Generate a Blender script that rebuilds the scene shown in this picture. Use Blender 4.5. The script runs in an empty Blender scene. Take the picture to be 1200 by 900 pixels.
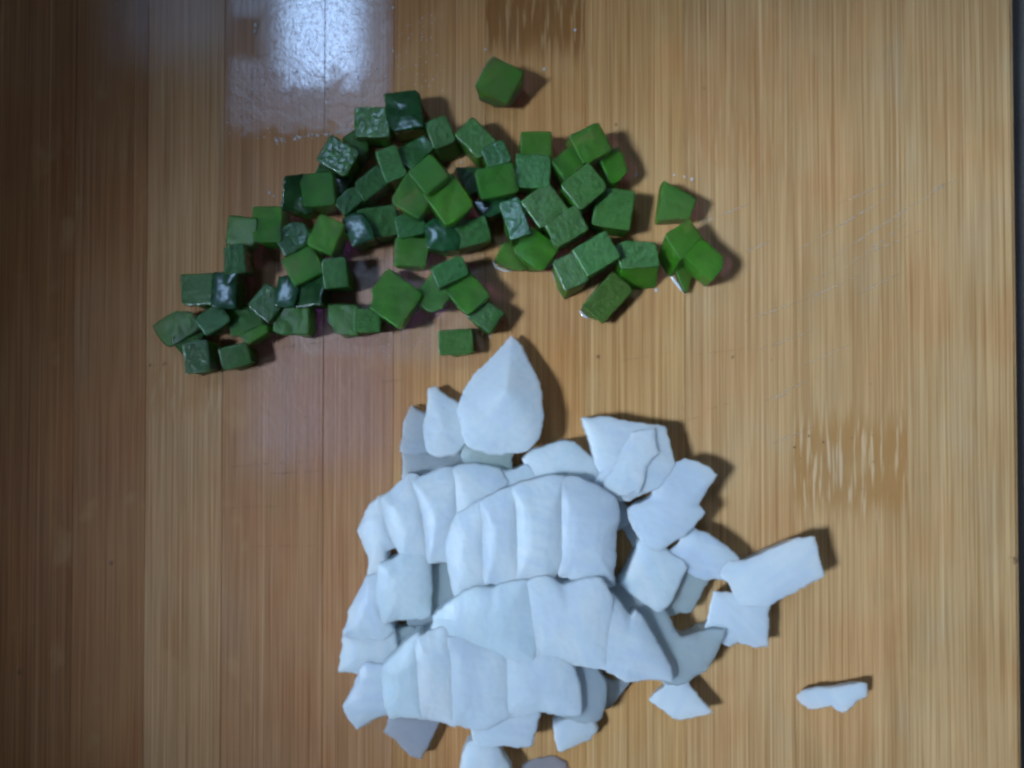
import bpy, bmesh, math, random
from mathutils import Vector, noise, Matrix

random.seed(7)
S = bpy.context.scene
COL = S.collection
PX = 0.0002                      # one photo pixel on the board = 0.2 mm
LENS, TILT = 30.0, math.radians(1.1)
D = 600 * PX * LENS / 18.0       # camera distance so that 1200 px span 0.24 m

# ------------------------------------------------------------------ camera
cam = bpy.data.cameras.new('camera')
cam.lens, cam.sensor_width, cam.clip_start, cam.clip_end = LENS, 36.0, 0.005, 20.0
co = bpy.data.objects.new('camera', cam); COL.objects.link(co)
co.location = (0, -D * math.sin(TILT), D * math.cos(TILT))
co.rotation_euler = (TILT, 0, 0)
S.camera = co
S.cycles.filter_width = 2.8
S.cycles.volume_bounces = 10; S.cycles.max_bounces = 16; S.cycles.transmission_bounces = 12; S.cycles.diffuse_bounces = 4
S.cycles.caustics_reflective = False; S.cycles.caustics_refractive = True

# ------------------------------------------------------------------ light
w = bpy.data.worlds.new('World'); S.world = w; w.use_nodes = True
w.node_tree.nodes['Background'].inputs[0].default_value = (0.72, 0.80, 1.0, 1)
w.node_tree.nodes['Background'].inputs[1].default_value = 0.052

def aim(o, target):
    o.rotation_euler = (Vector(target) - o.location).to_track_quat('-Z', 'Y').to_euler()

# kitchen lamp from the left: the soft edge of its beam leaves the left of the board dim
ld = bpy.data.lights.new('lamp_light', 'SPOT')
ld.energy, ld.color, ld.shadow_soft_size = 228.0, (0.57, 0.75, 1.0), 0.132
ld.spot_size, ld.spot_blend = math.radians(11.8), 1.0
lo = bpy.data.objects.new('lamp_light', ld); COL.objects.link(lo)
lo.location = (-0.42, -0.11, 0.66); aim(lo, (0.090, -0.024, 0))

# small bright window up and to the left, mirrored in the wet patch at the top of the board
WIN = Vector((-0.252, 0.51, 1.0))
wd = bpy.data.lights.new('window_light', 'AREA')
wd.shape, wd.size, wd.size_y = 'ELLIPSE', 0.17, 0.21
wd.energy, wd.color = 2.0, (0.40, 0.62, 1.0)
wo = bpy.data.objects.new('window_light', wd); COL.objects.link(wo)
wo.location = WIN; aim(wo, (-0.045, 0.08, 0))

S.view_settings.view_transform = 'Standard'; S.view_settings.look = 'None'
S.view_settings.gamma = 1; S.view_settings.exposure = 0.0
S.view_settings.use_curve_mapping = False

# ------------------------------------------------------------------ pixel <-> board
ct, st = math.cos(TILT), math.sin(TILT)
def W(px, py, h=0.0):
    """photo pixel -> point in px units (x right, y up, z up) at height h px above the board"""
    u = (px - 600) / 600 * 18 / LENS; v = (450 - py) / 600 * 18 / LENS
    d = Vector((u, v * ct + st, v * st - ct))
    o = co.location / PX
    k = (h - o.z) / d.z
    return o + d * k

def glare_tilt(px, py, h=30):
    p = W(px, py, h) * PX
    n = ((co.location - p).normalized() + (WIN - p).normalized()).normalized()
    return (-n.x / n.z, n.y / n.z)

# ------------------------------------------------------------------ node helpers
class G:
    def __init__(s, name):
        s.m = bpy.data.materials.new(name); s.m.use_nodes = True
        s.t = s.m.node_tree; s.b = s.t.nodes['Principled BSDF']
    def n(s, typ, **kw):
        nd = s.t.nodes.new(typ)
        for k, v in kw.items():
            setattr(nd, k, v)
        return nd
    def set(s, sock, v):
        if isinstance(v, bpy.types.NodeSocket): s.t.links.new(v, sock)
        else: sock.default_value = v
    def math(s, op, a, b=0.0, c=0.0, clamp=False):
        nd = s.n('ShaderNodeMath', operation=op, use_clamp=clamp)
        s.set(nd.inputs[0], a); s.set(nd.inputs[1], b); s.set(nd.inputs[2], c)
        return nd.outputs[0]
    def add(s, a, b): return s.math('ADD', a, b)
    def mul(s, a, b): return s.math('MULTIPLY', a, b)
    def step(s, v, lo, hi):
        nd = s.n('ShaderNodeMapRange', interpolation_type='SMOOTHSTEP')
        s.set(nd.inputs['Value'], v); s.set(nd.inputs['From Min'], lo); s.set(nd.inputs['From Max'], hi)
        return nd.outputs[0]
    def mix(s, f, a, b, blend='MIX'):
        nd = s.n('ShaderNodeMix', data_type='RGBA', blend_type=blend)
        s.set(nd.inputs[0], f)
        for i, v in ((6, a), (7, b)):
            s.set(nd.inputs[i], v if isinstance(v, bpy.types.NodeSocket) else (*v, 1))
        return nd.outputs[2]
    def vec(s, x, y, z=0.0):
        nd = s.n('ShaderNodeCombineXYZ')
        s.set(nd.inputs[0], x); s.set(nd.inputs[1], y); s.set(nd.inputs[2], z)
        return nd.outputs[0]
    def noise(s, vec, scale=1.0, detail=2.0, rough=0.5, wv=None, dist=0.0):
        nd = s.n('ShaderNodeTexNoise', noise_dimensions='4D' if wv is not None else '3D')
        s.set(nd.inputs['Vector'], vec); s.set(nd.inputs['Scale'], scale)
        s.set(nd.inputs['Detail'], detail); s.set(nd.inputs['Roughness'], rough)
        s.set(nd.inputs['Distortion'], dist)
        if wv is not None: s.set(nd.inputs['W'], wv)
        return nd.outputs['Fac']
    def bump(s, h, strength, dist, normal=None):
        nd = s.n('ShaderNodeBump')
        s.set(nd.inputs['Height'], h); s.set(nd.inputs['Strength'], strength)
        s.set(nd.inputs['Distance'], dist)
        if normal is not None: s.set(nd.inputs['Normal'], normal)
        return nd.outputs[0]
    def P(s, **kw):
        for k, v in kw.items():
            sock = s.b.inputs[k.replace('_', ' ')]
            if isinstance(v, tuple) and len(v) == 3 and sock.type == 'RGBA': v = (*v, 1)
            s.set(sock, v)

# ------------------------------------------------------------------ bamboo
def bamboo():
    g = G('bamboo')
    tc = g.n('ShaderNodeTexCoord'); sx = g.n('ShaderNodeSeparateXYZ')
    g.set(sx.inputs[0], tc.outputs['Object'])
    x = g.mul(sx.outputs[0], 1 / PX); y = g.mul(sx.outputs[1], 1 / PX); z = g.mul(sx.outputs[2], 1 / PX)
    oi = g.n('ShaderNodeObjectInfo'); r = g.mul(oi.outputs['Random'], 300.0)
    def nz(ax, ay, detail=2.0, rough=0.5, off=0.0, dist=0.0):
        return g.noise(g.vec(g.mul(x, 1 / ax), g.mul(y, 1 / ay), g.mul(z, 1 / ax)), 1.0, detail, rough, g.add(r, off), dist)
    fib = nz(2.5, 420, 2.5, 0.65)
    fine = nz(1.15, 170, 2.0, 0.65, 5.0)
    band = nz(15, 900, 2.0, 0.5, 11.0)
    blot = nz(130, 170, 2.0, 0.5, 17.0)
    f = g.add(g.add(g.mul(fib, 0.42), g.mul(fine, 0.52)), g.add(g.mul(band, 0.14), g.mul(blot, 0.16)))
    f = g.step(f, 0.38, 0.87)
    col = g.mix(f, (0.220, 0.108, 0.036), (0.52, 0.345, 0.170))
    pale = g.step(nz(2.1, 2600, 1.0, 0.5, 23.0), 0.66, 0.74)
    col = g.mix(g.mul(pale, 0.42), col, (0.80, 0.66, 0.44))
    pore = g.step(nz(1.5, 60, 1.0, 0.5, 31.0), 0.65, 0.78)
    col = g.mix(g.mul(pore, 0.40), col, (0.20, 0.105, 0.04))
    # bamboo node: torn dark band with pale streaks
    def attr(nm):
        a = g.n('ShaderNodeAttribute', attribute_type='OBJECT', attribute_name=nm); return a.outputs['Fac']
    jag = g.mul(g.add(nz(4.5, 140, 2.0, 0.6, 41.0), -0.5), 75.0)
    dy = g.math('ABSOLUTE', g.add(g.add(y, jag), g.mul(attr('node_y'), -1.0)))
    nm = g.mul(g.step(dy, attr('node_h'), g.mul(attr('node_h'), 0.45)), attr('node_w'))
    streak = g.mul(g.step(nz(3.2, 60, 1.5, 0.6, 47.0), 0.52, 0.64), g.math('SUBTRACT', 1.0, g.mul(attr('node_d'), 0.5)))
    dots = g.step(nz(2.6, 7.0, 1.0, 0.5, 83.0), 0.70, 0.76)
    ncol0 = g.mix(attr('node_d'), (0.33, 0.175, 0.062), (0.17, 0.078, 0.022))
    ncol = g.mix(streak, ncol0, (0.49, 0.345, 0.195))
    col = g.mix(g.mul(nm, 0.85), col, ncol); col = g.mix(g.mul(nm, g.mul(dots, 0.6)), col, (0.22, 0.11, 0.04))
    hue = nz(95, 150, 3.0, 0.55, 91.0)
    col = g.mix(g.step(hue, 0.36, 0.50), g.mix(1.0, col, (1.02, 0.94, 0.90), 'MULTIPLY'), col)
    col = g.mix(g.mul(g.step(hue, 0.52, 0.66), 0.8), col, g.mix(1.0, col, (0.96, 1.03, 1.16), 'MULTIPLY'))
    # the strip's tone; left strips also hold painted-in shade
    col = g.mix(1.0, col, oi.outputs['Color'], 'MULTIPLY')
    # stains
    st_ = g.step(nz(42, 60, 2.0, 0.5, 53.0), 0.60, 0.74)
    col = g.mix(g.mul(st_, 0.28), col, (0.42, 0.25, 0.10))
    # wet patches: juice soaked into and lying on the wood
    wob = g.add(nz(22, 26, 3.0, 0.6, 61.0, 0.6), -0.5)
    def box(x0, x1, y0, y1, soft, amp):
        xx = g.add(x, g.mul(wob, 14.0)); yy = g.add(y, g.mul(wob, amp))
        a = g.mul(g.step(xx, x0 - soft, x0 + soft), g.step(xx, x1 + soft, x1 - soft))
        b = g.mul(g.step(yy, y0 - soft, y0 + soft), g.step(yy, y1 + soft, y1 - soft))
        return g.mul(a, b)
    slant = None
    w1 = g.mul(box(-336, -143, 298, 640, 10.0, 75.0), 0.40)
    hole = box(-345, -284, 386, 436, 9.0, 34.0)
    w1 = g.mul(w1, g.math('SUBTRACT', 1.0, g.mul(hole, 0.75)))
    w1 = g.math('MAXIMUM', w1, box(-284, -166, 345, 640, 36.0, 95.0))
    w2 = g.mul(box(-262, -38, 28, 165, 26.0, 40.0), 0.9)
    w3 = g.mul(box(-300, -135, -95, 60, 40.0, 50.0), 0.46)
    w4 = g.mul(box(-120, 190, 55, 175, 30.0, 50.0), 0.22)
    w5 = g.mul(box(-470, -336, 385, 640, 45.0, 60.0), 0.40)
    wet = g.math('MAXIMUM', w5, g.math('MAXIMUM', g.math('MAXIMUM', w1, w2), g.math('MAXIMUM', w3, w4)))
    col = g.mix(g.mul(wet, 0.7), col, g.mix(1.0, col, (0.62, 0.52, 0.46), 'MULTIPLY'))
    col = g.mix(g.math('MULTIPLY', w3, 1.6, clamp=True), col, g.mix(1.0, col, (0.92, 0.78, 0.92), 'MULTIPLY'))  # mauve window sheen painted into the colour of the damp wood
    ripple = g.noise(g.vec(g.mul(x, 1 / 4.6), g.mul(y, 1 / 5.5), 0.0), 1.0, 3.0, 0.6, 3.0, 0.7)
    grooves = nz(2.6, 300, 1.5, 0.5, 71.0)
    h = g.add(g.mul(fib, 0.35), g.add(g.mul(grooves, 0.5), g.mul(nm, g.mul(streak, 0.9))))
    nrm = g.bump(h, 0.55, 0.00009)
    dry = nrm
    broad = g.noise(g.vec(g.mul(x, 1 / 26.0), g.mul(y, 1 / 14.0), 0.0), 1.0, 2.0, 0.5, 9.0, 0.5)
    hw = g.add(g.mul(ripple, 0.55), g.add(g.mul(grooves, 0.16), g.mul(broad, 0.7)))
    nrm = g.bump(hw, 0.50, 0.0002)
    rgh = g.add(g.math('SUBTRACT', 0.52, g.mul(wet, 0.10)), g.mul(g.add(blot, -0.5), 0.15))
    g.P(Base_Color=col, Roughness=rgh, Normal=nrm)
    g.P(Specular_IOR_Level=g.math('SUBTRACT', 0.10, g.mul(wet, 0.02)), Coat_Weight=g.mul(wet, 1.0), Coat_IOR=1.9, Coat_Roughness=g.math('SUBTRACT', 0.36, g.mul(w1, 0.17)), Coat_Normal=nrm)
    g.P(Normal=dry)
    return g.m

def knife_mat():
    g = G('knife_scratch')
    tc = g.n('ShaderNodeTexCoord')
    f = g.noise(tc.outputs['Object'], 600.0, 3.0)
    g.P(Base_Color=(0.50, 0.41, 0.30), Roughness=0.5, Alpha=g.mul(g.step(f, 0.34, 0.66), 0.5))
    return g.m
def cut_mat(name='dark_knife_cut', al=0.32):
    g = G(name)
    tc = g.n('ShaderNodeTexCoord')
    f = g.noise(tc.outputs['Object'], 500.0, 3.0)
    g.P(Base_Color=(0.16, 0.085, 0.035), Roughness=0.6, Alpha=g.mul(g.step(f, 0.40, 0.70), al))
    return g.m

# ------------------------------------------------------------------ food materials
def local(g):
    tc = g.n('ShaderNodeTexCoord'); oi = g.n('ShaderNodeObjectInfo')
    rot = g.n('ShaderNodeVectorRotate', rotation_type='Z_AXIS')
    g.set(rot.inputs['Vector'], tc.outputs['Object']); g.set(rot.inputs['Angle'], g.mul(oi.outputs['Random'], 6.28))
    return rot.outputs[0], oi

def see_through(g, oi, nrm, share, dens, tone, an):
    gl = g.n('ShaderNodeBsdfGlass'); gl.inputs['IOR'].default_value = 1.12; gl.inputs['Roughness'].default_value = 0.35
    g.set(gl.inputs['Color'], (0.97, 1.0, 0.95, 1)); g.set(gl.inputs['Normal'], nrm)
    mx = g.n('ShaderNodeMixShader'); mx.inputs[0].default_value = share
    vol = g.n('ShaderNodeVolumeScatter')
    g.set(vol.inputs['Color'], (*tone, 1)); g.set(vol.inputs['Density'], dens); g.set(vol.inputs['Anisotropy'], an)
    out = [n for n in g.t.nodes if n.type == 'OUTPUT_MATERIAL'][0]
    g.t.links.new(vol.outputs[0], out.inputs['Volume'])
    g.t.links.new(g.b.outputs[0], mx.inputs[1]); g.t.links.new(gl.outputs[0], mx.inputs[2])
    g.t.links.new(mx.outputs[0], out.inputs['Surface'])

def pepper_flesh():
    g = G('pepper_flesh'); v, oi = local(g)
    n1 = g.noise(v, 520, 3.0, 0.6, g.mul(oi.outputs['Random'], 50.0))
    n2 = g.noise(v, 3200, 2.0, 0.6)
    col = g.mix(g.step(n1, 0.3, 0.7), (0.018, 0.115, 0.004), (0.040, 0.185, 0.006))
    col = g.mix(1.0, col, oi.outputs['Color'], 'MULTIPLY')
    g.P(Base_Color=col, Roughness=g.add(0.30, g.mul(n2, 0.2)), Specular_IOR_Level=0.28,
        Normal=g.bump(g.add(n2, n1), 0.25, 0.00012))
    g.P(Subsurface_Weight=0.6, Subsurface_Radius=(0.4, 1.0, 0.12), Subsurface_Scale=0.0035)
    see_through(g, oi, g.b.inputs['Normal'].links[0].from_socket, 0.50, 280.0, (0.16, 0.84, 0.05), -0.3)
    return g.m

def pepper_inner():
    g = G('pepper_inner_wall'); v, oi = local(g)
    sx = g.n('ShaderNodeSeparateXYZ'); g.set(sx.inputs[0], v)
    sv = g.vec(g.mul(sx.outputs[0], 1000), g.mul(sx.outputs[1], 3000), g.mul(sx.outputs[2], 2000))
    n1 = g.noise(sv, 1.0, 2.0, 0.5, g.mul(oi.outputs['Random'], 50.0), 0.4)
    n2 = g.noise(v, 3000, 2.0, 0.6)
    col = g.mix(g.step(n1, 0.36, 0.66), (0.040, 0.125, 0.022), (0.115, 0.255, 0.080))
    col = g.mix(1.0, col, oi.outputs['Color'], 'MULTIPLY')
    nrm = g.bump(g.add(n1, g.mul(n2, 0.5)), 0.55, 0.0002)
    g.P(Base_Color=col, Roughness=0.24, Specular_IOR_Level=0.42, Normal=nrm)
    g.P(Coat_Weight=0.35, Coat_Roughness=0.10)
    g.P(Subsurface_Weight=0.5, Subsurface_Radius=(0.4, 1.0, 0.3), Subsurface_Scale=0.0025)
    see_through(g, oi, nrm, 0.25, 350.0, (0.45, 0.90, 0.25), -0.2)
    return g.m

def pepper_skin():
    g = G('pepper_skin'); v, oi = local(g)
    n1 = g.noise(v, 420, 2.0, 0.5, g.mul(oi.outputs['Random'], 50.0))
    n2 = g.noise(v, 2600, 2.0, 0.6)
    col = g.mix(g.step(n1, 0.3, 0.7), (0.007, 0.040, 0.009), (0.020, 0.075, 0.020))
    col = g.mix(1.0, col, oi.outputs['Color'], 'MULTIPLY')
    g.P(Base_Color=col, Roughness=0.24, Specular_IOR_Level=0.5, Coat_Weight=0.12, Coat_Roughness=0.12,
        Normal=g.bump(g.add(n1, g.mul(n2, 0.25)), 0.14, 0.00018))
    return g.m

def onion_mat(name='onion_flesh', share=0.52, dens=150.0):
    g = G(name); v, oi = local(g)
    sx = g.n('ShaderNodeSeparateXYZ'); g.set(sx.inputs[0], v)
    sv = g.vec(g.mul(sx.outputs[0], 70), g.mul(sx.outputs[1], 520), g.mul(sx.outputs[2], 300))
    n1 = g.noise(sv, 1.0, 2.5, 0.55, g.mul(oi.outputs['Random'], 50.0), 0.3)
    n2 = g.noise(v, 260, 3.0, 0.6, g.mul(oi.outputs['Random'], 90.0))
    n3 = g.noise(v, 4200, 2.0, 0.6)
    n4 = g.noise(v, 75, 2.0, 0.5, g.mul(oi.outputs['Random'], 70.0), 0.3)
    col = g.mix(g.step(n1, 0.34, 0.62), (0.77, 0.86, 0.94), (0.88, 0.96, 1.0))
    col = g.mix(g.mul(g.step(n2, 0.42, 0.72), 0.45), col, (0.76, 0.87, 0.88))
    col = g.mix(g.mul(g.step(n4, 0.40, 0.68), 0.4), col, (0.62, 0.68, 0.74))
    col = g.mix(1.0, col, oi.outputs['Color'], 'MULTIPLY')
    nrm = g.bump(g.add(g.mul(n1, 0.22), g.add(g.mul(n2, 0.5), g.mul(n3, 0.20))), 0.15, 0.0003)
    g.P(Base_Color=col, Roughness=g.add(0.28, g.mul(n2, 0.25)), Specular_IOR_Level=0.45, Normal=nrm)
    g.P(Subsurface_Weight=1.0, Subsurface_Radius=(0.9, 0.95, 1.0), Subsurface_Scale=0.0018)
    gl = g.n('ShaderNodeBsdfGlass'); gl.inputs['IOR'].default_value = 1.12; gl.inputs['Roughness'].default_value = 0.4
    g.set(gl.inputs['Color'], g.mix(0.75, oi.outputs['Color'], (0.99, 1.0, 1.0))); g.set(gl.inputs['Normal'], nrm)
    mx = g.n('ShaderNodeMixShader'); mx.inputs[0].default_value = share
    vol = g.n('ShaderNodeVolumeScatter')
    g.set(vol.inputs['Color'], (0.985, 0.993, 1.0, 1)); g.set(vol.inputs['Density'], dens); g.set(vol.inputs['Anisotropy'], -0.35)
    out = [n for n in g.t.nodes if n.type == 'OUTPUT_MATERIAL'][0]
    g.t.links.new(vol.outputs[0], out.inputs['Volume'])
    g.t.links.new(g.b.outputs[0], mx.inputs[1]); g.t.links.new(gl.outputs[0], mx.inputs[2])
    g.t.links.new(mx.outputs[0], out.inputs['Surface'])
    return g.m

def juice_mat():
    g = G('vegetable_juice')
    g.P(Base_Color=(0.86, 0.88, 0.88), Roughness=0.16, IOR=1.36, Transmission_Weight=0.5, Specular_IOR_Level=0.9, Coat_Weight=1.0, Coat_Roughness=0.1)
    return g.m

def counter_mat():
    g = G('countertop')
    tc = g.n('ShaderNodeTexCoord')
    n1 = g.noise(tc.outputs['Object'], 900, 3.0, 0.6); n2 = g.noise(tc.outputs['Object'], 35, 3.0, 0.6)
    col = g.mix(n1, (0.05, 0.048, 0.045), (0.13, 0.115, 0.10))
    col = g.mix(g.mul(n2, 0.5), col, (0.26, 0.23, 0.21))
    g.P(Base_Color=col, Roughness=0.45)
    return g.m

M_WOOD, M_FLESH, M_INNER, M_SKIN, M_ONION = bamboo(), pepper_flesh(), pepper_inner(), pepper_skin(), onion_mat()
M_JUICE, M_COUNTER, M_KNIFE, M_CUT = juice_mat(), counter_mat(), knife_mat(), cut_mat()
M_CLEAR = onion_mat('onion_flesh_clear', 0.74, 120.0)
M_SPECK = cut_mat('dark_speck', 0.8)

def mesh_obj(name, bm, mat, parent=None, loc=None, smooth=True):
    me = bpy.data.meshes.new(name); bm.to_mesh(me); bm.free()
    if smooth:
        for p in me.polygons: p.use_smooth = True
    me.materials.append(mat)
    o = bpy.data.objects.new(name, me); COL.objects.link(o)
    if loc is not None: o.location = loc
    if parent is not None: o.parent = parent
    return o

def tag(o, label, cat, group=None):
    o['label'] = label; o['category'] = cat
    if group: o['group'] = group

# ------------------------------------------------------------------ countertop and cutting board
bm = bmesh.new()
bmesh.ops.create_grid(bm, x_segments=1, y_segments=1, size=0.9)
ct_o = mesh_obj('countertop', bm, M_COUNTER, loc=(0, 0, -0.0165)); ct_o['kind'] = 'structure'

board = bpy.data.objects.new('cutting_board', None); COL.objects.link(board)
board.location = (0, 0, -0.0163)
tag(board, 'worn bamboo cutting board of glued strips lying under the diced vegetables', 'cutting board')
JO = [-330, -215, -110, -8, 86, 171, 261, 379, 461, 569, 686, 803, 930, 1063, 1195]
TINT = {-330: (.8, .6, .4), -215: (.8, .6, .4), -110: (.8, .58, .4), -8: (.70, .47, .32), 86: (.76, .55, .43),  # wood tones, with shade of the dim side painted into the left strips
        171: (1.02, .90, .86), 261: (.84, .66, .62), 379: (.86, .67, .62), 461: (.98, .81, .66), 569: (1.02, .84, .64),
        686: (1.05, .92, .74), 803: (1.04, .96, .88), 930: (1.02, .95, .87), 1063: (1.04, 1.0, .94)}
NODE = {930: (-95, 72, 1.0), 569: (448, 80, 1.0), 171: (-2, 42, .55), 803: (290, 50, .28), 379: (25, 60, .30), 86: (330, 60, .3)}
for i in range(len(JO) - 1):
    a, b = JO[i], JO[i + 1]
    bm = bmesh.new()
    x0, x1 = (a - 600 + 0.12) * PX, (b - 600 - 0.12) * PX
    dz = random.uniform(-0.25, 0.0) * PX
    vs = []
    for zz in (-0.0163, dz):
        for (xx, yy) in ((x0, -0.16), (x1, -0.16), (x1, 0.16), (x0, 0.16)):
            vs.append(bm.verts.new((xx, yy, zz)))
    for f in ((3, 2, 1, 0), (4, 5, 6, 7), (0, 1, 5, 4), (1, 2, 6, 5), (2, 3, 7, 6), (3, 0, 4, 7)):
        bm.faces.new([vs[k] for k in f])
    last = (i == len(JO) - 2)
    ed = [e for e in bm.edges if all(v.co.z > -0.01 for v in e.verts)]
    out = [e for e in ed if last and all(v.co.x > x1 - 1e-6 for v in e.verts)]
    inn = [e for e in ed if e not in out and abs(e.verts[0].co.x - e.verts[1].co.x) < 1e-6]
    bmesh.ops.bevel(bm, geom=inn, offset=0.35 * PX, segments=1, affect='EDGES')
    if out:
        out = [e for e in bm.edges if all(v.co.x > x1 - 1e-6 and v.co.z > -0.001 for v in e.verts)]
        bmesh.ops.bevel(bm, geom=out, offset=7 * PX, segments=4, affect='EDGES')
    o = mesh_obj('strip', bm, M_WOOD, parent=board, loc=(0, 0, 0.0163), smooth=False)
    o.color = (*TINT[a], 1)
    nd = NODE.get(a, (0, 10, 0.0))
    o['node_y'], o['node_h'], o['node_w'] = float(nd[0]), float(nd[1]), float(nd[2])
    o['node_d'] = 0.9 if a == 569 else 0.12

def ribbons(lines, name, mat, wid, label=None):
    bm = bmesh.new()
    for (x0, y0, x1, y1) in lines:
        n = 8; prev = None
        d = Vector((x1 - x0, y1 - y0)); nrm = Vector((-d.y, d.x)).normalized()
        for k in range(n + 1):
            t = k / n
            wv = wid * (0.25 + math.sin(math.pi * t)) * random.uniform(0.6, 1.1)
            c = Vector((x0, y0)) + d * t + nrm * random.uniform(-0.5, 0.5)
            p = [W(*(c + nrm * s * wv / 2)) * PX for s in (1, -1)]
            q = [bm.verts.new((v.x, v.y, 0.00006)) for v in p]
            if prev: bm.faces.new((prev[0], prev[1], q[1], q[0]))
            prev = q
    o = mesh_obj(name, bm, mat, parent=board, loc=(0, 0, 0.0163), smooth=False)
    o['kind'] = 'stuff'
ribbons([(975, 302, 1112, 214), (985, 318, 1062, 262), (930, 296, 1050, 226), (1005, 345, 1060, 318), (940, 352, 1010, 322),
         (885, 412, 950, 388), (940, 430, 1000, 402), (896, 470, 960, 440), (1090, 225, 1120, 210), (860, 300, 905, 282),
         (820, 262, 880, 238), (905, 520, 955, 500), (1010, 300, 1085, 268), (872, 376, 940, 352), (980, 240, 1045, 212),
         (1094, 222, 1116, 211), (900, 470, 925, 461), (950, 330, 975, 318)], 'knife_marks', M_KNIFE, 1.8)
ribbons([(255, 548, 385, 538), (250, 596, 366, 592), (300, 412, 412, 396), (700, 428, 790, 412), (1002, 424, 1010, 423),
         (812, 416, 916, 404), (440, 448, 492, 443), (826, 480, 866, 470), (300, 556, 380, 552), (760, 500, 826, 488),
         (695, 451, 703, 447), (798, 476, 803, 482), (865, 483, 861, 487), (262, 72, 322, 62), (280, 640, 380, 640),
         (903, 420, 905, 424)], 'knife_cuts', M_CUT, 1.2)
bm = bmesh.new()                      # small dark pits and specks in the wood
for (x, y, r) in [(948, 511, 1.7), (965, 518, 1.4), (998, 513, 2.2), (1022, 511, 2.2), (949, 538, 2.0), (966, 539, 2.6),
                  (1023, 542, 2.6), (931, 524, 1.6), (701, 418, 2.6), (704, 450, 3.0), (722, 146, 2.2), (825, 103, 1.6),
                  (859, 419, 2.2), (958, 614, 1.6), (1142, 788, 1.4), (1189, 657, 4.5), (1184, 655, 3.0), (66, 592, 4.0),
                  (130, 660, 3.0), (176, 428, 2.4), (193, 427, 2.8), (24, 787, 4.5), (356, 487, 3.5), (626, 30, 1.5), (1020, 450, 1.4)]:
    c = W(x, y) * PX; k = 9
    ph = random.random() * 6
    ring = [bm.verts.new((c.x + PX * r * random.uniform(.6, 1.1) * math.cos(ph + 6.283 * j / k),
                          c.y + PX * r * 1.15 * random.uniform(.6, 1.1) * math.sin(ph + 6.283 * j / k), 0.00005)) for j in range(k)]
    bm.faces.new(ring)
o = mesh_obj('wood_specks', bm, M_SPECK, parent=board, loc=(0, 0, 0.0163), smooth=False); o['kind'] = 'stuff'

# ------------------------------------------------------------------ cut vegetables
tex = bpy.data.textures.new('lumps', 'CLOUDS'); tex.noise_scale = 17.0; tex.noise_depth = 1
tex2 = bpy.data.textures.new('fine_lumps', 'CLOUDS'); tex2.noise_scale = 5.0; tex2.noise_depth = 1
PENDING = []

def outline(poly, seg, jit, grow=0.0):
    """densify the traced outline and roughen it a little, as a knife leaves it"""
    out = []; n = len(poly)
    sd = random.uniform(0, 900)
    for i in range(n):
        a = Vector(poly[i]); b = Vector(poly[(i + 1) % n])
        m = max(1, int(round((b - a).length / seg)))
        nr = Vector((-(b - a).y, (b - a).x)).normalized()
        for k in range(m):
            p = a.lerp(b, k / m)
            if k: p = p + nr * jit * (noise.noise((p.x / 4.5, p.y / 4.5, sd)) * 1.7)
            out.append(p)
    if grow:
        n = len(out)
        ar = sum(out[i].x * out[(i + 1) % n].y - out[(i + 1) % n].x * out[i].y for i in range(n))
        sg = 1 if ar > 0 else -1
        res = []
        for i in range(n):
            d = (out[(i + 1) % n] - out[i - 1]).normalized()
            res.append(out[i] + Vector((d.y, -d.x)) * grow * sg)
        out = res
    return out

def solid(poly, z, bot, tilt=(0, 0), dome=0.0, taper=0.94, shift=(0, 0), cen=None, low=None, peak=None):
    """closed block (px units, world axes) whose top outline is poly at height z, standing down to bot"""
    n = len(poly)
    c2 = cen or sum((Vector(p) for p in poly), Vector((0, 0))) / n
    bm = bmesh.new()
    def hz(p): return max(bot + 2.0, z + tilt[0] * (p[0] - c2[0]) + tilt[1] * (p[1] - c2[1]))
    top = [W(p[0], p[1], hz(p)) for p in poly]
    wc = sum(top, Vector()) / n
    foot = top if low is None else [W(p[0], p[1], hz(p)) for p in low]
    tv = [bm.verts.new(p) for p in top]
    bv = [bm.verts.new((wc.x + (p.x - wc.x) * taper + shift[0], wc.y + (p.y - wc.y) * taper - shift[1],
                        min(bot, p.z - 1.5))) for p in foot]
    for i in range(n):
        j = (i + 1) % n
        bm.faces.new((tv[i], tv[j], bv[j], bv[i]))
    if peak:
        a = W(peak[0], peak[1], peak[2]); rings = [tv]
        for s in (0.75, 0.5, 0.25):
            rings.append([bm.verts.new(a + (p - a) * s) for p in top])
        ap = bm.verts.new(a)
        for r0, r1 in zip(rings, rings[1:]):
            for i in range(n): bm.faces.new((r0[(i + 1) % n], r0[i], r1[i], r1[(i + 1) % n]))
        for i in range(n): bm.faces.new((rings[-1][(i + 1) % n], rings[-1][i], ap))
    elif dome:
        rings = [tv]
        for s, hgt in ((0.80, 0.42), (0.58, 0.74), (0.30, 0.94)):
            rg = [bm.verts.new((wc.x + (p.x - wc.x) * s, wc.y + (p.y - wc.y) * s, p.z * s + wc.z * (1 - s) + dome * hgt)) for p in top]
            for i in range(n):
                j = (i + 1) % n
                bm.faces.new((rings[-1][j], rings[-1][i], rg[i], rg[j]))
            rings.append(rg)
        bm.faces.new(list(reversed(rings[-1])))
    else:
        bm.faces.new(list(reversed(tv)))
    bm.faces.new(bv)
    bmesh.ops.triangulate(bm, faces=[f for f in bm.faces if len(f.verts) > 4])
    bmesh.ops.recalc_face_normals(bm, faces=bm.faces)
    return bm, Vector((wc.x, wc.y, min(v.co.z for v in bv)))

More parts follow.
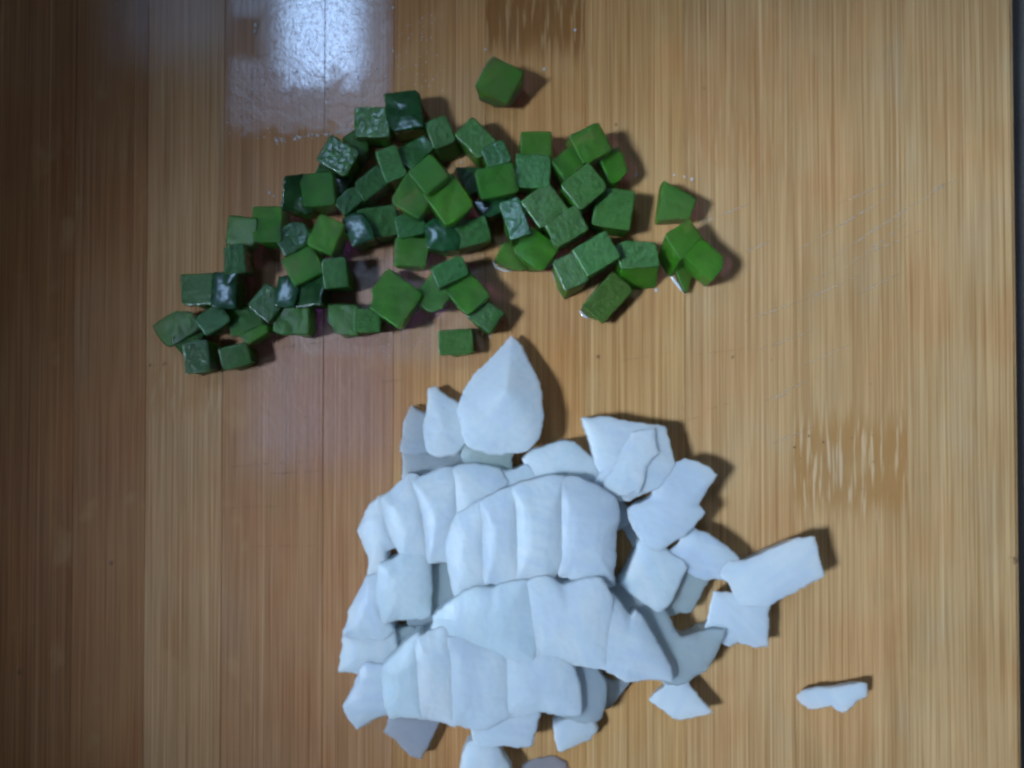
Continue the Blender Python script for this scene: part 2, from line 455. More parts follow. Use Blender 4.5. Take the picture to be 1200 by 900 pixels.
def finish(name, bm, org, mat, parent, color, voxel, smooth_it, lump, fine):
    for v in bm.verts: v.co -= org
    o = mesh_obj(name, bm, mat)
    o.color = (*color, 1)
    m = o.modifiers.new('r', 'REMESH'); m.mode = 'VOXEL'; m.voxel_size = voxel; m.use_smooth_shade = True
    if smooth_it:
        m = o.modifiers.new('s', 'SMOOTH'); m.factor = 0.5; m.iterations = smooth_it
    o.location = org
    for t, sv in ((tex, lump), (tex2, fine)):
        if sv:
            m = o.modifiers.new('d', 'DISPLACE'); m.texture = t; m.texture_coords = 'GLOBAL'; m.strength = sv; m.mid_level = 0.5
    PENDING.append((o, parent))
    return o

def pts(s):
    v = [float(q) for q in s.replace(',', ' ').split()]
    return list(zip(v[0::2], v[1::2]))

PEPPERS = []
def pepper(kind, z, s, label, tilt=(0, 0), shift=(0, 0), col=None, bot=None, dome=0.0, taper=0.96):
    """kind: 'in' pale inner wall up, 'skin' dark skin up, 'cut' smooth cut face up"""
    PEPPERS.append((kind, z, pts(s), label, tilt, shift, col, bot, dome, taper))

def inside(p, poly):
    c = False; n = len(poly)
    for i in range(n):
        (x1, y1), (x2, y2) = poly[i], poly[i - 1]
        if (y1 > p[1]) != (y2 > p[1]) and p[0] < (x2 - x1) * (p[1] - y1) / (y2 - y1) + x1: c = not c
    return c

def grown(pl, seg, jit, reach, base, extra, others):
    """rough outline that spreads by extra px only where it meets a neighbour"""
    cut = outline(pl, seg, jit); near = outline(pl, seg, 0.0, reach)
    gs = [1.0 if any(inside(q, o) for o in others) else 0.0 for q in near]
    n = len(gs)
    gs = [sum(gs[(i + d) % n] for d in range(-1, 2)) / 3 for i in range(n)]
    ar = sum(cut[i].x * cut[(i + 1) % n].y - cut[(i + 1) % n].x * cut[i].y for i in range(n))
    sg = 1 if ar > 0 else -1
    poly = []
    for i in range(n):
        d = (cut[(i + 1) % n] - cut[i - 1]).normalized()
        poly.append(cut[i] + Vector((d.y, -d.x)) * sg * (base + extra * gs[i]))
    return poly, sum(gs) / n

def squared(poly, cen):
    """the four sided top face of a cube whose whole outline is poly"""
    best = None
    for a in range(0, 90, 3):
        c, q = math.cos(math.radians(a)), math.sin(math.radians(a))
        us = [(p - cen).x * c + (p - cen).y * q for p in poly]; vs = [-(p - cen).x * q + (p - cen).y * c for p in poly]
        ar = (max(us) - min(us)) * (max(vs) - min(vs))
        if best is None or ar < best[0]: best = (ar, c, q, min(us), max(us), min(vs), max(vs))
    ar, c, q, u0, u1, v0, v1 = best
    out = []
    for p in poly:
        d = p - cen; u = d.x * c + d.y * q; v = -d.x * q + d.y * c
        k = 1.22
        for val, lo_, hi_ in ((u, u0, u1), (v, v0, v1)):
            if val > 0: k = min(k, 0.87 * hi_ / val)
            if val < 0: k = min(k, 0.87 * lo_ / val)
        out.append(cen + d * k)
    return out

def build_peppers():
    for k, (kind, z, pl, label, tilt, shift, col, bot, dome, taper) in enumerate(PEPPERS):
        poly, inner = grown(pl, 4, 0.4, 5.0, 1.3, 3.0, [o[2] for m, o in enumerate(PEPPERS) if m != k and abs(o[1] - z) < 24])
        cen = sum(poly, Vector((0, 0))) / len(poly)
        low = poly
        if kind == 'skin' and not dome: dome = 1.2
        if len(pl) >= 6 and kind != 'skin': poly = squared(poly, cen)
        bot = max(0.4, z - 38) if bot is None else bot
        j = random.uniform(0.88, 1.12)
        base = col or (1, 1, 1)
        if kind == 'in' and cen.x < 570: tilt = (tilt[0] - 0.15, tilt[1])
        bc = tuple(c * j * 0.80 * random.uniform(0.95, 1.05) for c in base)
        lay = kind in ('in', 'skin')
        bm, org = solid(poly, z - (2.5 if lay else 0), bot, tilt, dome, taper, shift, cen, low)
        o = finish('pepper_dice', bm, org, M_FLESH, None, bc, 1.1, 1, 1.2, 0.35)
        tag(o, label, 'diced pepper', 'diced green pepper on the board')
        if lay:
            bm, org2 = solid(poly, z, z - 5.0, tilt, dome, 1.0, (0, 0), cen)
            finish('skin' if kind == 'skin' else 'inner_wall', bm, org2, M_SKIN if kind == 'skin' else M_INNER, o, bc, 1.1, 1, 0.8, 0.7 if kind == 'in' else 0.2)

ONIONS = []
def onion(z, s, label, tilt=(0, 0), shift=(0, 0), col=(1, 1, 1), bot=None, dome=4.0, taper=0.98, layer=None, grow=1.0, peak=None):
    lowr = lambda h: h if h < 20 else 20 + (h - 20) * 0.70       # the pile is fairly flat
    z = lowr(z)
    if layer: layer = (lowr(layer[0]), layer[1])
    ONIONS.append((z, pts(s), label, tilt, shift, col, bot, dome, taper, layer, grow, peak))

def build_onions():
    for k, (z, pl, label, tilt, shift, col, bot, dome, taper, layer, grow, peak) in enumerate(ONIONS):
        cut = outline(pl, 4.5, 1.2)
        near = outline(pl, 4.5, 0.0, 6.0)
        gs = []
        for q in near:
            hit = 0.0
            for m, other in enumerate(ONIONS):
                if m != k and abs(other[0] - z) < 30 and inside(q, other[1]): hit = 1.0
            gs.append(hit)
        n = len(gs)
        gs = [sum(gs[(i + d) % n] for d in range(-2, 3)) / 5 for i in range(n)]
        inner = sum(gs) / n
        ar = sum(cut[i].x * cut[(i + 1) % n].y - cut[(i + 1) % n].x * cut[i].y for i in range(n))
        sg = 1 if ar > 0 else -1
        poly = []
        for i in range(n):
            d = (cut[(i + 1) % n] - cut[i - 1]).normalized()
            poly.append(cut[i] + Vector((d.y, -d.x)) * sg * (grow + 5.0 * gs[i]))
        cen = sum(poly, Vector((0, 0))) / n
        bt = 0.4 if bot is None else bot
        j = random.uniform(0.95, 1.03)
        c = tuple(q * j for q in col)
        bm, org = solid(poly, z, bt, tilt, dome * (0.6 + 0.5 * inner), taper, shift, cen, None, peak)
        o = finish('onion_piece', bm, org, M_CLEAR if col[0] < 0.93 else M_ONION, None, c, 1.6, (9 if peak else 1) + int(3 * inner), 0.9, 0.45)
        tag(o, label, 'chopped onion', 'chopped white onion on the board')
        if layer:
            lz, ls = layer
            lp = outline(pts(ls), 5, 1.3)
            bm, org2 = solid(lp, lz, z - 3, tilt, 2.0, 0.98, (0, 0), cen)
            finish('layer', bm, org2, M_ONION, o, c, 1.5, 2, 1.5, 0.5)

GL = glare_tilt
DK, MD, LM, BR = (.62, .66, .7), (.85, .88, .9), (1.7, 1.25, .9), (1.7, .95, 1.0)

# --- green pepper, lower left arm of the heap
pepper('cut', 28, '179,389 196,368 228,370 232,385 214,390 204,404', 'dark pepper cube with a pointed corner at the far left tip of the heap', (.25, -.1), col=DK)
pepper('in', 24, '203,404 213,389 232,385 235,397 223,404 214,413', 'small pale green pepper bit tucked below the far left dark cube', (0, -.2), col=MD)
pepper('in', 33, '217,406 233,399 245,402 248,433 227,439 215,434', 'dull dark pepper cube, lowest piece of the left arm of the heap', (.1, 0), col=(.6, .7, .75))
pepper('in', 32, '253,409 281,402 293,410 294,423 272,433 261,431', 'mid green square pepper cube at the bottom right end of the left arm', (0, 0), col=(.85, .9, .9))
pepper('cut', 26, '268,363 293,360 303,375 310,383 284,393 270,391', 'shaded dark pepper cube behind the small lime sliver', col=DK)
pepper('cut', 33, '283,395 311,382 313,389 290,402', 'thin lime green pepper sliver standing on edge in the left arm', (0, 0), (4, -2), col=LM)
pepper('in', 38, '230,371 249,359 263,363 268,377 255,387 237,390', 'dark crinkled pepper cube below the bluish shining cube at far left', (.1, .05), col=(.6, .75, .95))
pepper('in', 32, '210,335 216,320 247,320 250,352 231,360 213,348', 'green pepper cube touching the left side of the bluish shining cube', (.25, .1), col=MD)
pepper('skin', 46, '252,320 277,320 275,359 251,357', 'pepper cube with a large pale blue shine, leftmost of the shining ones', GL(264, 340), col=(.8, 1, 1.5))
pepper('in', 44, '263,291 284,289 288,318 265,318', 'tall dark pepper cube standing just above the leftmost blue shining cube', (0, 0), col=(.6, .8, .9))
pepper('cut', 34, '265,266 273,253 285,252 298,257 299,273 289,288 263,285', 'rounded dark green pepper cube at the left edge above the tall cube', (.2, -.1), col=MD)
pepper('cut', 38, '300,246 311,240 327,240 329,267 321,285 303,285 297,271', 'pale green six sided pepper cube leaning on a rounded dark one', (.1, .1), col=(1, 1, 1.3))
pepper('skin', 42, '333,207 353,205 357,233 369,244 361,251 331,244', 'near black pepper cube with skin up beside a bright green face', (-.3, -.25), col=(.8, .8, .8))
pepper('cut', 48, '352,204 380,203 390,216 387,238 374,243 355,231', 'bright green rounded pepper cube right of the near black one', (.05, .1), col=(1, 1.05, 1.3))
pepper('in', 36, '325,285 327,271 333,264 350,265 363,270 365,281 349,289 342,295 330,298', 'bluish crinkled pepper cube left of a lime green face', (0, .1), col=(.6, .75, .95))
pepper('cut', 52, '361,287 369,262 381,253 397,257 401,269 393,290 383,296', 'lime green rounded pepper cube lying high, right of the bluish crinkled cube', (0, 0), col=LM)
pepper('cut', 44, '331,307 343,298 361,289 373,299 378,314 362,326 346,333 334,318', 'vivid green pepper cube set diagonally below the high lime one', (0, .1), col=(1.1, 1.05, .9))
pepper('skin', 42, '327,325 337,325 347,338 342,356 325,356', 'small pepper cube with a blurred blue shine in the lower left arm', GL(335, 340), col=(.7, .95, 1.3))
pepper('skin', 38, '347,336 374,318 378,331 375,356 343,357', 'dark pepper cube with one white speck beside the small blue shine', (.35, .3), col=(.9, .9, .8))
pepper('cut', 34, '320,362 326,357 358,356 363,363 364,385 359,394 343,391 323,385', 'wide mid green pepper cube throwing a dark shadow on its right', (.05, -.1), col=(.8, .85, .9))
pepper('in', 40, '294,350 305,338 323,338 327,357 318,374 309,374 294,360', 'crinkled dark pepper cube between the two blue shining cubes', (.1, .05), col=(.6, .72, .8))
pepper('in', 44, '379,309 387,301 399,302 406,313 410,337 381,338', 'pale bluish pepper cube standing alone left of a bare wood gap', (0, 0), col=(.85, 1, 1.1))
pepper('cut', 26, '382,370 390,354 419,357 418,392 400,394 392,380', 'mid green pepper cube joined to a pale speckled one, below the bare gap', (.1, 0), col=(.75, .8, .9))
pepper('in', 32, '416,369 422,361 434,362 445,373 443,387 427,389 416,389', 'small pale speckled pepper cube left of the large jagged piece', (0, 0), col=(.95, 1.05, 1.1))
pepper('cut', 36, '447,318 463,317 471,325 481,334 489,338 490,354 482,365 474,375 466,383 450,374 437,363 443,349 439,339', 'large jagged flat pepper piece with a brownish thin upper end', (0, .25), col=(.95, .85, .95))
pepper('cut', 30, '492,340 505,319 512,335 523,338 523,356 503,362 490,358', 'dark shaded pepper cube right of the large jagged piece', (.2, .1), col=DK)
pepper('in', 48, '506,317 519,306 532,303 547,307 550,317 532,327 514,336', 'bluish green pepper cube topping the small chain above the onion', (0, .1), col=(.75, .95, 1.0))
pepper('cut', 40, '526,347 531,331 547,321 554,320 571,340 571,351 552,362 547,366 532,356', 'vivid green middle pepper cube of the small chain above the onion', (0, .05), col=(1.0, 1, .9))
pepper('in', 32, '552,363 571,352 577,359 592,365 577,388 570,390 552,375', 'green pepper cube with a notched corner, last of the small chain', (0, 0), col=(.85, .9, .8))
pepper('in', 28, '513,390 529,386 545,387 554,384 556,394 549,414 532,417 523,413 512,413', 'lone dusty green pepper cube nearest the onion spear', (0, .05), col=(1, .95, .8))

# --- green pepper, upper middle of the heap
pepper('in', 40, '373,178 385,161 400,165 413,178 416,190 407,205 400,202 384,194 377,189', 'rounded mid green pepper cube at the upper left edge of the heap', (.1, .1), col=(.75, .85, .75))
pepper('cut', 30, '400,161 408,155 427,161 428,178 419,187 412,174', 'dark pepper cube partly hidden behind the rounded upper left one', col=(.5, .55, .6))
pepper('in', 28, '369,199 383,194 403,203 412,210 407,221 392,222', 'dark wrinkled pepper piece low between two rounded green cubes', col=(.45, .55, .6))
pepper('in', 40, '415,155 416,125 437,125 454,125 456,146 454,162 425,160', 'square mid green pepper cube left of the darkest glossy cube', (.25, .1), col=(.85, .9, .8))
pepper('skin', 44, '451,111 486,106 491,110 494,135 495,147 463,153 458,143', 'darkest glossy pepper cube with white creases at the top of the heap', (.05, .25), col=(1, 1.1, 1.1))
pepper('in', 52, '439,181 450,172 460,169 476,203 460,213 447,197', 'pale bluish oblong pepper cube lying high at the left centre of the heap', (0, 0), col=(.85, 1.0, 1.05))
pepper('in', 44, '421,214 438,194 449,203 457,213 432,233 424,232', 'dark green pepper cube end to end below the pale oblong one', (0, 0), col=(.55, .72, .75))
pepper('in', 42, '397,236 405,224 419,223 427,233 403,253 398,247', 'dark bluish pepper cube at the lower end of the diagonal row', (0, 0), col=(.5, .68, .8))
pepper('in', 40, '467,175 497,159 506,173 484,199 475,190', 'streaky pepper cube just above the highest smooth cube', (0, .2), col=(.6, .8, .9))
pepper('in', 42, '497,143 516,136 522,143 533,163 532,167 512,175 508,169', 'streaky pale pepper cube with a vivid lower side, upper middle', (.05, 0), (5, 6), col=(.9, .95, .9))
pepper('in', 40, '533,156 552,136 563,144 579,165 567,180 560,187 543,169', 'palest frosted pepper cube, tilted, at the upper middle of the heap', (0, .1), col=(1.15, 1.15, 1.2))
pepper('in', 42, '565,179 585,163 595,172 598,185 587,192 579,196 572,195', 'dark frosted pepper cube at the lower right of the palest one', (0, .1), col=(.65, .85, .95))
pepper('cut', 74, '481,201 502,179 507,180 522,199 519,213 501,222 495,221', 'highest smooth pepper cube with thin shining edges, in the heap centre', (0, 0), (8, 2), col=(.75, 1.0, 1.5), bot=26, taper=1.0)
pepper('cut', 56, '461,227 477,204 483,204 497,221 502,237 495,252 486,253 470,244', 'deep green smooth pepper cube at lower left of the highest cube', (0, 0), col=(.72, .85, .7))
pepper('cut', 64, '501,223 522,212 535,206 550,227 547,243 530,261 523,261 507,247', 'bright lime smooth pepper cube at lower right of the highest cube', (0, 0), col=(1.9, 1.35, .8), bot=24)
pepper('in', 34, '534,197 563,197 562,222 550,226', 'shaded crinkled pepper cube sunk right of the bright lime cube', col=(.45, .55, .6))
pepper('cut', 50, '560,221 563,200 579,195 600,192 605,211 600,225 571,231 561,225', 'smooth mid green pepper cube with a white lower edge, right of the centre', (0, 0), col=(.8, .9, 1.0))
pepper('skin', 34, '555,237 571,231 593,228 592,242 578,252 566,250', 'almost black wet pepper piece with sparkles under a smooth green cube', (0, .1), col=(.7, .9, 1.0))
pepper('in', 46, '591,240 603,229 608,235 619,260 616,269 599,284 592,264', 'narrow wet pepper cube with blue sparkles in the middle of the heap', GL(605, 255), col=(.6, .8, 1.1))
pepper('in', 34, '418,252 426,243 443,244 463,243 466,260 462,276 437,280', 'mid dark pepper cube touching the striped blue shining face', (0, 0), col=(.6, .75, .7))
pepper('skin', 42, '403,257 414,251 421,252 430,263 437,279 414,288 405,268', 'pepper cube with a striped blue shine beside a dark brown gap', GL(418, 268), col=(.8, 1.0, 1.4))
pepper('in', 38, '465,259 470,252 489,252 497,260 498,273 467,276', 'speckled teal pepper cube under the deep green smooth one', (0, 0), col=(.65, .9, .95))
pepper('cut', 30, '462,280 500,279 501,292 495,312 486,314 461,310', 'plain grass green pepper cube hanging from the row over bare wood', (0, -.15), col=(1.0, .95, .8))
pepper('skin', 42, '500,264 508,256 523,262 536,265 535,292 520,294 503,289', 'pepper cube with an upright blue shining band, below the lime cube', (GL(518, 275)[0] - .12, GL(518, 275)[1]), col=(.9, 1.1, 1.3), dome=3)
pepper('in', 40, '537,267 547,256 568,252 573,260 573,280 559,287 537,292', 'grainy teal pepper cube right of the upright blue band', (.05, 0), col=(.65, .9, .8))

# --- green pepper, right end of the heap and loose pieces
pepper('cut', 36, '560,88 583,69 594,71 608,78 613,88 610,97 597,116 580,117 560,107', 'lone rounded pepper cube apart from the heap at the top of the board', (.1, -.4), col=(.75, .8, .6))
pepper('cut', 38, '608,163 618,154 638,153 648,155 646,183 613,180', 'smooth round topped pepper cube behind a sparkling one', (0, -.1), col=(.95, .92, .9))
pepper('in', 44, '603,183 643,183 646,187 643,217 623,221 607,215', 'sparkling square pepper cube in front of the smooth round topped one', (0, .12), col=(.85, 1.0, .95))
pepper('cut', 50, '665,158 697,144 719,174 702,182 689,191 673,171', 'smooth green pepper cube at the upper right peak of the heap', (0, 0), col=(.95, .92, .85))
pepper('cut', 42, '649,187 665,173 673,171 682,191 661,211 654,202', 'green pepper cube with a wet white edge, left of the upper right peak', (0, .1), col=(.95, .95, .95))
pepper('cut', 36, '702,182 723,177 731,182 735,194 717,217 710,205', 'yellowish green pepper cube at the right edge below the peak', (0, 0), col=(1.25, 1.1, .8))
pepper('in', 52, '657,219 670,207 689,194 701,199 706,209 699,229 683,246 670,237', 'glossy streaked pepper cube in the middle of the right end', (-.05, .15), col=(1.0, 1.0, .85))
pepper('in', 38, '709,217 730,222 745,232 742,258 734,271 710,268 693,261 697,237', 'large square grainy pepper cube at the right edge of the heap', (0, 0), col=(.95, 1.0, .75))
pepper('in', 48, '610,235 634,220 650,219 666,244 639,259 633,264 621,248', 'upper one of two bright streaky pepper cubes cut side by side', (0, .1), col=(1.15, 1.1, 1.0))
pepper('in', 50, '638,261 675,242 689,268 655,288 649,281', 'lower one of two bright streaky pepper cubes cut side by side', (0, .1), col=(1.15, 1.1, 1.0))
pepper('cut', 40, '607,291 618,269 629,268 651,288 649,303 637,311 622,312', 'round smooth vivid pepper piece below the two streaky cubes', (0, .05), col=(.95, .95, .75), dome=2)
pepper('cut', 22, '579,304 587,287 599,285 607,291 622,312 597,314', 'flat olive pepper wedge with a wet rim beside the round vivid piece', (0, .1), col=BR)
pepper('in', 50, '672,289 712,272 724,295 723,304 689,325 681,307', 'wet streaked pepper cube with sharp white edges on the lower right', (0, .05), col=(1.0, 1.1, 1.15))
pepper('in', 36, '649,305 664,297 673,294 684,319 685,330 664,343 655,329', 'pale pepper cube under the left side of the sharp edged wet cube', (.05, 0), (0, 4), col=(1.0, 1.0, .95))
pepper('in', 38, '725,287 733,283 768,285 772,311 728,314', 'pepper cube with white wet streaks and a wide plain front side', (0, .15), (1, 20), col=(1.05, 1.05, 1.05), taper=1.0)
pepper('in', 24, '681,361 707,328 723,317 733,335 737,348 725,361 711,376 693,371', 'wet olive pepper slice lying flat, lowest of the right end', (0, -.05), col=(1.1, .8, .5))
pepper('cut', 32, '772,257 778,212 815,233 808,255', 'separate four sided pepper piece, upper of the two at far right', (.15, 0), col=(.95, .9, .8))
pepper('cut', 40, '781,281 792,264 812,259 824,278 803,301 797,305', 'smooth green pepper cube leaning on a pointed one at far right', (0, 0), (-5, 14), col=(1.05, 1.0, 1.0))
pepper('cut', 44, '803,301 823,278 843,300 843,309 836,331 817,316', 'pointed bright green pepper piece at the far right of all', (0, .05), col=(1.1, 1.05, .85))
pepper('cut', 12, '786,303 798,302 812,318 804,343', 'thin brownish pepper sliver pointing down with a wet left rim', (0, 0), col=BR)

# --- onion: tips behind
onion(42, '600,393 609,403 618,420 633,449 637,490 632,513 617,528 602,528 575,527 550,520 545,508 547,500 540,480 543,458 558,437 578,418',
      'tall pointed onion spear at the top of the onion pile', (0, .24), taper=.8, grow=1.5, peak=(593, 458, 47))
onion(34, '541,522 602,522 596,556 575,554 553,548', 'greenish onion wedge under the base of the tall spear', col=(.86, .93, .82))
onion(30, '501,455 510,452 519,460 538,475 542,483 548,500 546,513 533,528 510,531 503,525 501,493', 'second pointed onion tip, just left of the tall spear', (0, .22), peak=(519, 498, 34), taper=.85)
onion(25, '482,475 498,489 501,502 503,526 470,528 473,495', 'smallest pointed onion tip at the left end of the three tips', (0, .25), dome=3, col=(.92, .94, .96))
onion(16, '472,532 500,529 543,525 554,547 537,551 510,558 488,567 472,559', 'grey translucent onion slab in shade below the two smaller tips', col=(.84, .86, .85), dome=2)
# --- onion: sliced row at the left
onion(40, '419,622 433,592 443,583 450,586 459,618 469,637 452,647 447,674 432,673 432,655 425,637', 'leftmost slice of the sliced onion row', (.12, 0), dome=5)
onion(48, '448,583 478,558 488,561 497,600 503,652 472,654 457,617', 'second slice from the left in the sliced onion row', (.06, .05), dome=6)
onion(50, '448,663 472,650 500,650 501,718 483,723 452,729 445,697', 'square onion block with a straight right edge over a dark slot', (0, -.05), dome=6, col=(.96, .99, .98))
onion(54, '488,567 523,552 534,553 539,600 531,652 505,656 500,607', 'third slice from the left in the sliced onion row', (.03, .05), dome=6)
onion(56, '534,552 553,548 583,553 591,565 576,591 541,613 537,580', 'fourth slice in the onion row, under the spear base wedge', (0, .12), dome=5)
onion(50, '572,562 596,555 617,547 629,567 602,582 578,592', 'small onion chip between the spear base and the big middle slices', (0, .1), dome=2, col=(.94, .97, .96))
onion(44, '613,538 628,527 660,517 673,518 697,542 708,557 698,573 672,563 629,567 617,546', 'rounded onion petal behind the big middle slices', (0, .12), dome=6, col=(.96, .98, 1))
# --- onion: big middle
onion(70, '527,640 538,605 569,589 572,682 555,691 535,699', 'first and leftmost of the big upright middle onion slices', (.08, .0), dome=6)
onion(76, '568,590 584,582 606,572 609,630 608,682 570,683', 'second of the big upright middle onion slices', (0, 0), dome=8)
onion(79, '605,573 640,563 658,562 659,660 642,686 607,681', 'third of the big upright middle onion slices', (0, 0), dome=9)
onion(76, '657,563 675,564 700,575 717,585 722,600 722,650 718,684 690,683 657,675', 'fourth and rightmost of the big upright middle onion slices', (-.08, 0), dome=9)
onion(34, '716,583 724,584 740,602 734,611 722,620 714,612', 'small grey onion triangle against the rightmost big slice', col=(.85, .87, .87), dome=1)
onion(16, '726,612 741,604 756,632 749,646 738,632', 'low shaded onion bit in the gap right of the big slices', col=(.82, .84, .86), dome=1)
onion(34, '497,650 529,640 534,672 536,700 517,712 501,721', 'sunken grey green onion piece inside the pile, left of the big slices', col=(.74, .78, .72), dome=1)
# --- onion: front cap
onion(44, '700,682 738,690 773,712 786,729 795,746 806,750 830,743 846,742 840,765 827,787 803,798 780,799 774,775 752,742 718,707',
      'grey curved onion tail sweeping out at the right of the pile', (.02, -.05), col=(.86, .89, .84), dome=3)
onion(78, '507,722 525,707 560,692 620,684 623,771 590,769 555,765 526,754 508,753', 'broad left sheet of the front onion layers', (.08, -.08), dome=6, col=(.96, 1, .98))
onion(81, '619,685 640,679 662,686 702,682 713,700 714,786 690,777 640,769 622,771', 'broad middle sheet of the front onion layers', (0, -.12), dome=7)
onion(73, '700,690 720,705 742,735 746,720 760,745 777,775 787,798 760,796 737,800 713,788 706,760', 'onion sheet with a raised spike, right of the front layers', (-.1, -.05), dome=5)
# --- onion: bottom row
onion(66, '452,782 464,772 490,745 493,841 457,840', 'left onion block of the bottom row, greenish at its edge', (.08, -.05), dome=5, col=(.95, .99, .96))
onion(69, '489,746 520,738 533,752 532,851 515,846 491,841', 'second onion block of the bottom row', (0, -.08), dome=6)
onion(71, '528,750 545,752 563,756 592,760 594,836 570,850 545,852 530,848', 'brightest onion block of the bottom row, with a shining top facet', (0, -.10), dome=5)
onion(69, '589,760 640,756 660,762 674,800 679,836 655,839 632,831 592,837', 'wide onion block right of the brightest one in the bottom row', (0, -.10), dome=6)
onion(50, '658,772 692,776 707,798 704,841 699,844 668,840 642,836 641,824 672,818', 'greyish onion block at the right end of the bottom row', (-.1, -.05), dome=3, col=(.90, .93, .92))
onion(14, '700,797 738,799 723,820 714,829 703,831', 'thin grey onion wedge lying flat at the right end of the bottom row', col=(.84, .86, .82), dome=1)
onion(50, '551,842 580,833 607,830 632,836 624,874 607,877 591,872 561,869 555,864', 'ragged square onion block jutting below the bottom row', (0, -.1), dome=3)
onion(26, '649,851 668,845 691,843 700,854 693,866 658,881 654,880', 'small five sided onion bit alone below the bottom row', (-.2, -.1), dome=3)
onion(28, '541,890 547,872 563,868 579,872 588,884 600,905 590,925 552,925 539,908', 'rounded onion bit cut off by the lower frame edge', dome=6)
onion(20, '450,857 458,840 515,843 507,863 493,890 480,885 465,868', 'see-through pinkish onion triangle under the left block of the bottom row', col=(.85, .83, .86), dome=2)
onion(36, '402,828 423,788 430,782 452,784 458,835 448,838 418,855 408,843', 'kite shaped onion piece at the lower left corner of the pile', (.05, -.1), dome=6, col=(.96, .97, 1))
onion(34, '403,747 447,745 459,738 461,767 447,780 422,787 396,788', 'lower one of two stacked onion slabs on the left edge', (.05, 0), dome=4, col=(.95, .96, 1))
onion(40, '403,744 410,713 430,677 447,676 446,698 453,728 459,738 447,745', 'upper curved one of two stacked onion slabs on the left edge', (.1, 0), dome=5, col=(.96, .97, 1))
onion(26, '462,738 481,737 505,758 490,763 464,774 457,760', 'greenish onion bit just under the dark slot at the left', col=(.88, .93, .88), dome=2)
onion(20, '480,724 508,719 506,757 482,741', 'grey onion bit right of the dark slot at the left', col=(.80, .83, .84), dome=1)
onion(3.5, '612,897 628,889 648,887 664,894 668,912 610,912', 'faint flat scrap of onion skin at the lower frame edge', col=(.75, .66, .66), dome=0)
# --- onion: loose pieces on the right
onion(48, '682,490 710,489 763,498 780,500 785,520 789,543 768,570 738,586 725,583 718,586 697,567 710,557 695,528', 'large four sided onion chunk with a torn upper layer, top right of the pile',
      (0, .12), dome=6, layer=(57, '741,506 752,503 768,502 770,522 775,529 758,546 756,566 750,577 725,582 705,572 712,558 728,530'))
onion(54, '803,537 818,541 832,548 841,556 828,575 818,592 827,601 812,616 808,618 792,632 775,642 756,633 745,613 738,597 765,582 768,573 780,556 791,546',
      'long ragged onion strip slanting up to the right', (0, .1), dome=5, grow=1.2, taper=.74, col=(.97, .98, 1))
onion(38, '808,619 830,625 860,647 864,658 846,678 830,678 812,668 800,663 786,648 799,635', 'oblong onion piece below the long ragged strip', (0, -.1), dome=5, grow=1.2, taper=.74, col=(.94, .95, .98))
onion(46, '755,634 775,643 801,665 793,678 782,705 772,712 728,684 738,667', 'square onion piece right of the big middle slices', (0, .05), dome=4, col=(.97, .99, .98))
onion(28, '796,668 818,674 829,680 811,717 783,719 771,712', 'greenish grey onion piece shaded beside the square one', (0, 0), dome=2, col=(.86, .90, .84))
onion(46, '847,673 857,662 873,658 907,643 933,632 955,629 961,657 966,675 930,695 900,708 890,705 872,706 858,690', 'long oblong onion piece pointing right, farthest right of the thick ones', (.05, 0), dome=4, grow=1.2, taper=.74)
onion(32, '836,693 855,697 872,705 900,708 901,730 900,758 883,758 865,752 855,758 848,753 845,743 828,742 828,733', 'ragged square onion piece under the long oblong one', (0, 0), dome=4, grow=1.2, taper=.74)
onion(26, '760,820 780,804 780,797 802,797 822,820 836,836 796,844 789,842', 'diamond shaped onion piece below the grey curved tail', (0, 0), dome=3, grow=1, taper=.74)
onion(16, '933,815 940,810 954,806 980,805 1003,802 1009,800 1017,801 1017,816 1007,820 1001,828 989,835 980,832 975,827 964,829 950,832 937,823',
      'thin lone onion sliver apart from the pile at lower right', (.06, 0), dome=2, grow=.8, taper=.7)

build_peppers()
build_onions()

# bake the remeshed shapes, bring them to metres
bpy.context.view_layer.update()
dg = bpy.context.evaluated_depsgraph_get()
new = [(o, p, bpy.data.meshes.new_from_object(o.evaluated_get(dg))) for o, p in PENDING]
for o, p, me in new:
    old = o.data
    o.modifiers.clear(); me.transform(Matrix.Scale(PX, 4)); me.name = o.name; o.data = me
    for f in me.polygons: f.use_smooth = True
    bpy.data.meshes.remove(old)
    o.location = o.location * PX
for o, p, me in new:
    if p is not None:
        o.location = o.location - p.location; o.parent = p

# ------------------------------------------------------------------ juice: wet rims and droplets
def rim(s, r, label):
    r *= 0.8
    P = [W(a, b) for a, b in pts(s)]
    bm = bmesh.new(); prev = None; n = len(P); k = 8
    path = []
    for i in range(n - 1):
        for t in range(5): path.append(P[i].lerp(P[i + 1], t / 5))
    path.append(P[-1]); n = len(path); org = path[n // 2].copy()
    for i, p in enumerate(path):
        d = (path[min(i + 1, n - 1)] - path[max(i - 1, 0)]).normalized(); s_ = Vector((-d.y, d.x, 0))
        rr = r * (0.3 + 0.7 * math.sin(math.pi * (i + .3) / (n - .4))) * random.uniform(.85, 1.1)
        ring = [bm.verts.new((p - org + s_ * rr * math.cos(6.283 * j / k) * 1.3 + Vector((0, 0, 0.8 * rr + .2 + rr * .8 * math.sin(6.283 * j / k)))) * PX) for j in range(k)]
        if prev:
            for j in range(k): bm.faces.new((prev[j], prev[(j + 1) % k], ring[(j + 1) % k], ring[j]))
        else: bm.faces.new(ring)
        prev = ring
    bm.faces.new(prev)
    bmesh.ops.recalc_face_normals(bm, faces=bm.faces)
    o = mesh_obj('juice_rim', bm, M_JUICE, loc=org * PX); tag(o, label, 'juice', 'wet rims of juice along the pepper pieces')
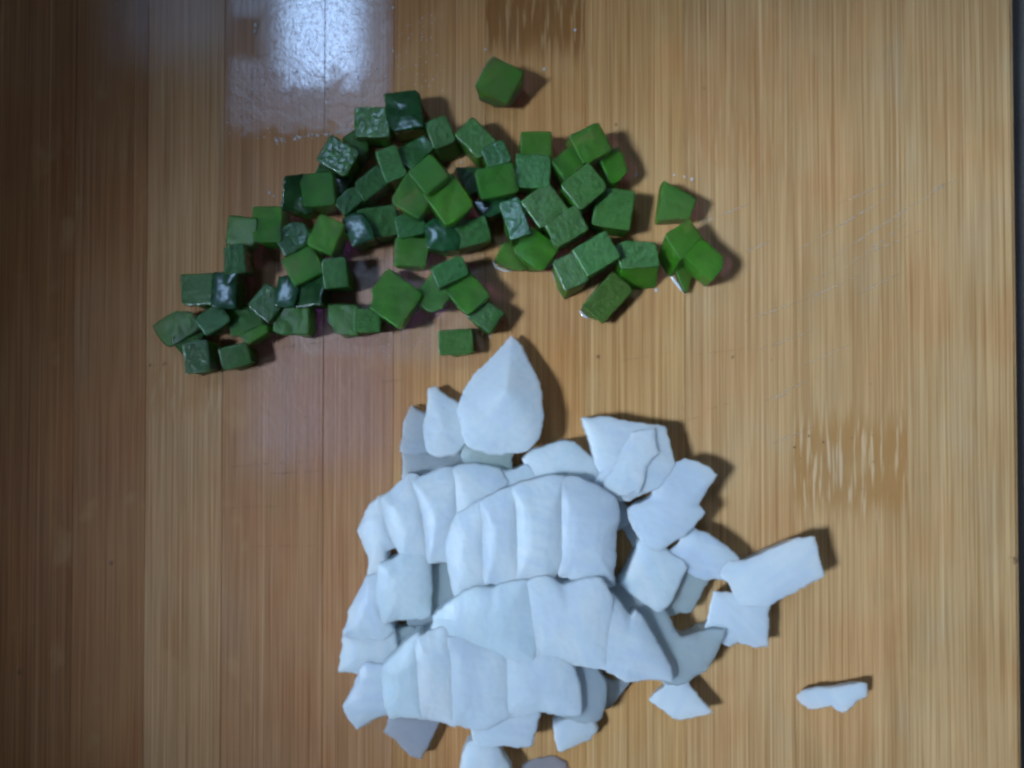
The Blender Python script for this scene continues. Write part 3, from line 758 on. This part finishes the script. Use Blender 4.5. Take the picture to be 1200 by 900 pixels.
rim('560,111 566,115 573,118 586,120', 1.7, 'thin white wet rim below the lone pepper cube at the top')
rim('647,313 649,322 653,333 658,341 663,346', 1.5, 'thin wet rim curving along the pale cube at the lower right end')
rim('784,319 790,329 797,338 803,344', 1.7, 'bright wet rim on the left side of the thin brownish sliver')
rim('577,305 581,313 590,317 600,318', 1.3, 'wet rim around the tip of the flat olive wedge')
rim('540,176 550,184 560,194', 1.1, 'fine wet rim under the palest frosted cube')
rim('679,364 684,370 690,373', 1.4, 'short wet rim at the left foot of the wet olive slice')

bm = bmesh.new()
def drop(x, y, r):
    c = W(x, y) * PX
    m = Matrix.Translation((c.x, c.y, 0.00006)) @ Matrix.Diagonal((1.0, random.uniform(1, 1.6), 0.55, 1))
    bmesh.ops.create_icosphere(bm, subdivisions=2, radius=r * PX, matrix=m)
for (x, y, r) in [(726, 328, 1.6), (731, 329, 1.5), (742, 330, 1.4), (755, 333, 1.2), (769, 340, 1.7), (790, 205, 1.3), (802, 207, 1.2), (811, 210, 1.8),
                  (773, 238, 1.1), (638, 81, 1.5), (569, 58, 1.4), (674, 35, 1.5), (541, 190, 1.2), (532, 177, 1.0), (551, 393, 1.2), (574, 394, 1.2),
                  (409, 294, 1.6), (405, 297, 1.4), (746, 204, 1.2), (744, 206, 1.0), (300, 30, 2.2), (299, 37, 1.8), (316, 226, 1.3), (321, 230, 1.1),
                  (461, 9, 1.6), (461, 60, 1.2)]:
    drop(x, y, r)
for _ in range(150):
    drop(random.uniform(266, 460), random.uniform(70, 165), random.uniform(.4, .95))
for _ in range(60):
    drop(random.uniform(462, 520), random.uniform(10, 110), random.uniform(.3, .75))
for _ in range(120):
    drop(random.uniform(430, 570), random.uniform(300, 420), random.uniform(.3, .7))
for _ in range(50):
    t = random.random(); drop(320 + t * 95, 166 - t * 14 + random.gauss(0, 1.5), random.uniform(.5, 1.2))
o = mesh_obj('juice_droplets', bm, M_JUICE); o['kind'] = 'stuff'
o['label'] = 'tiny droplets of juice scattered over the wet wood around the peppers'
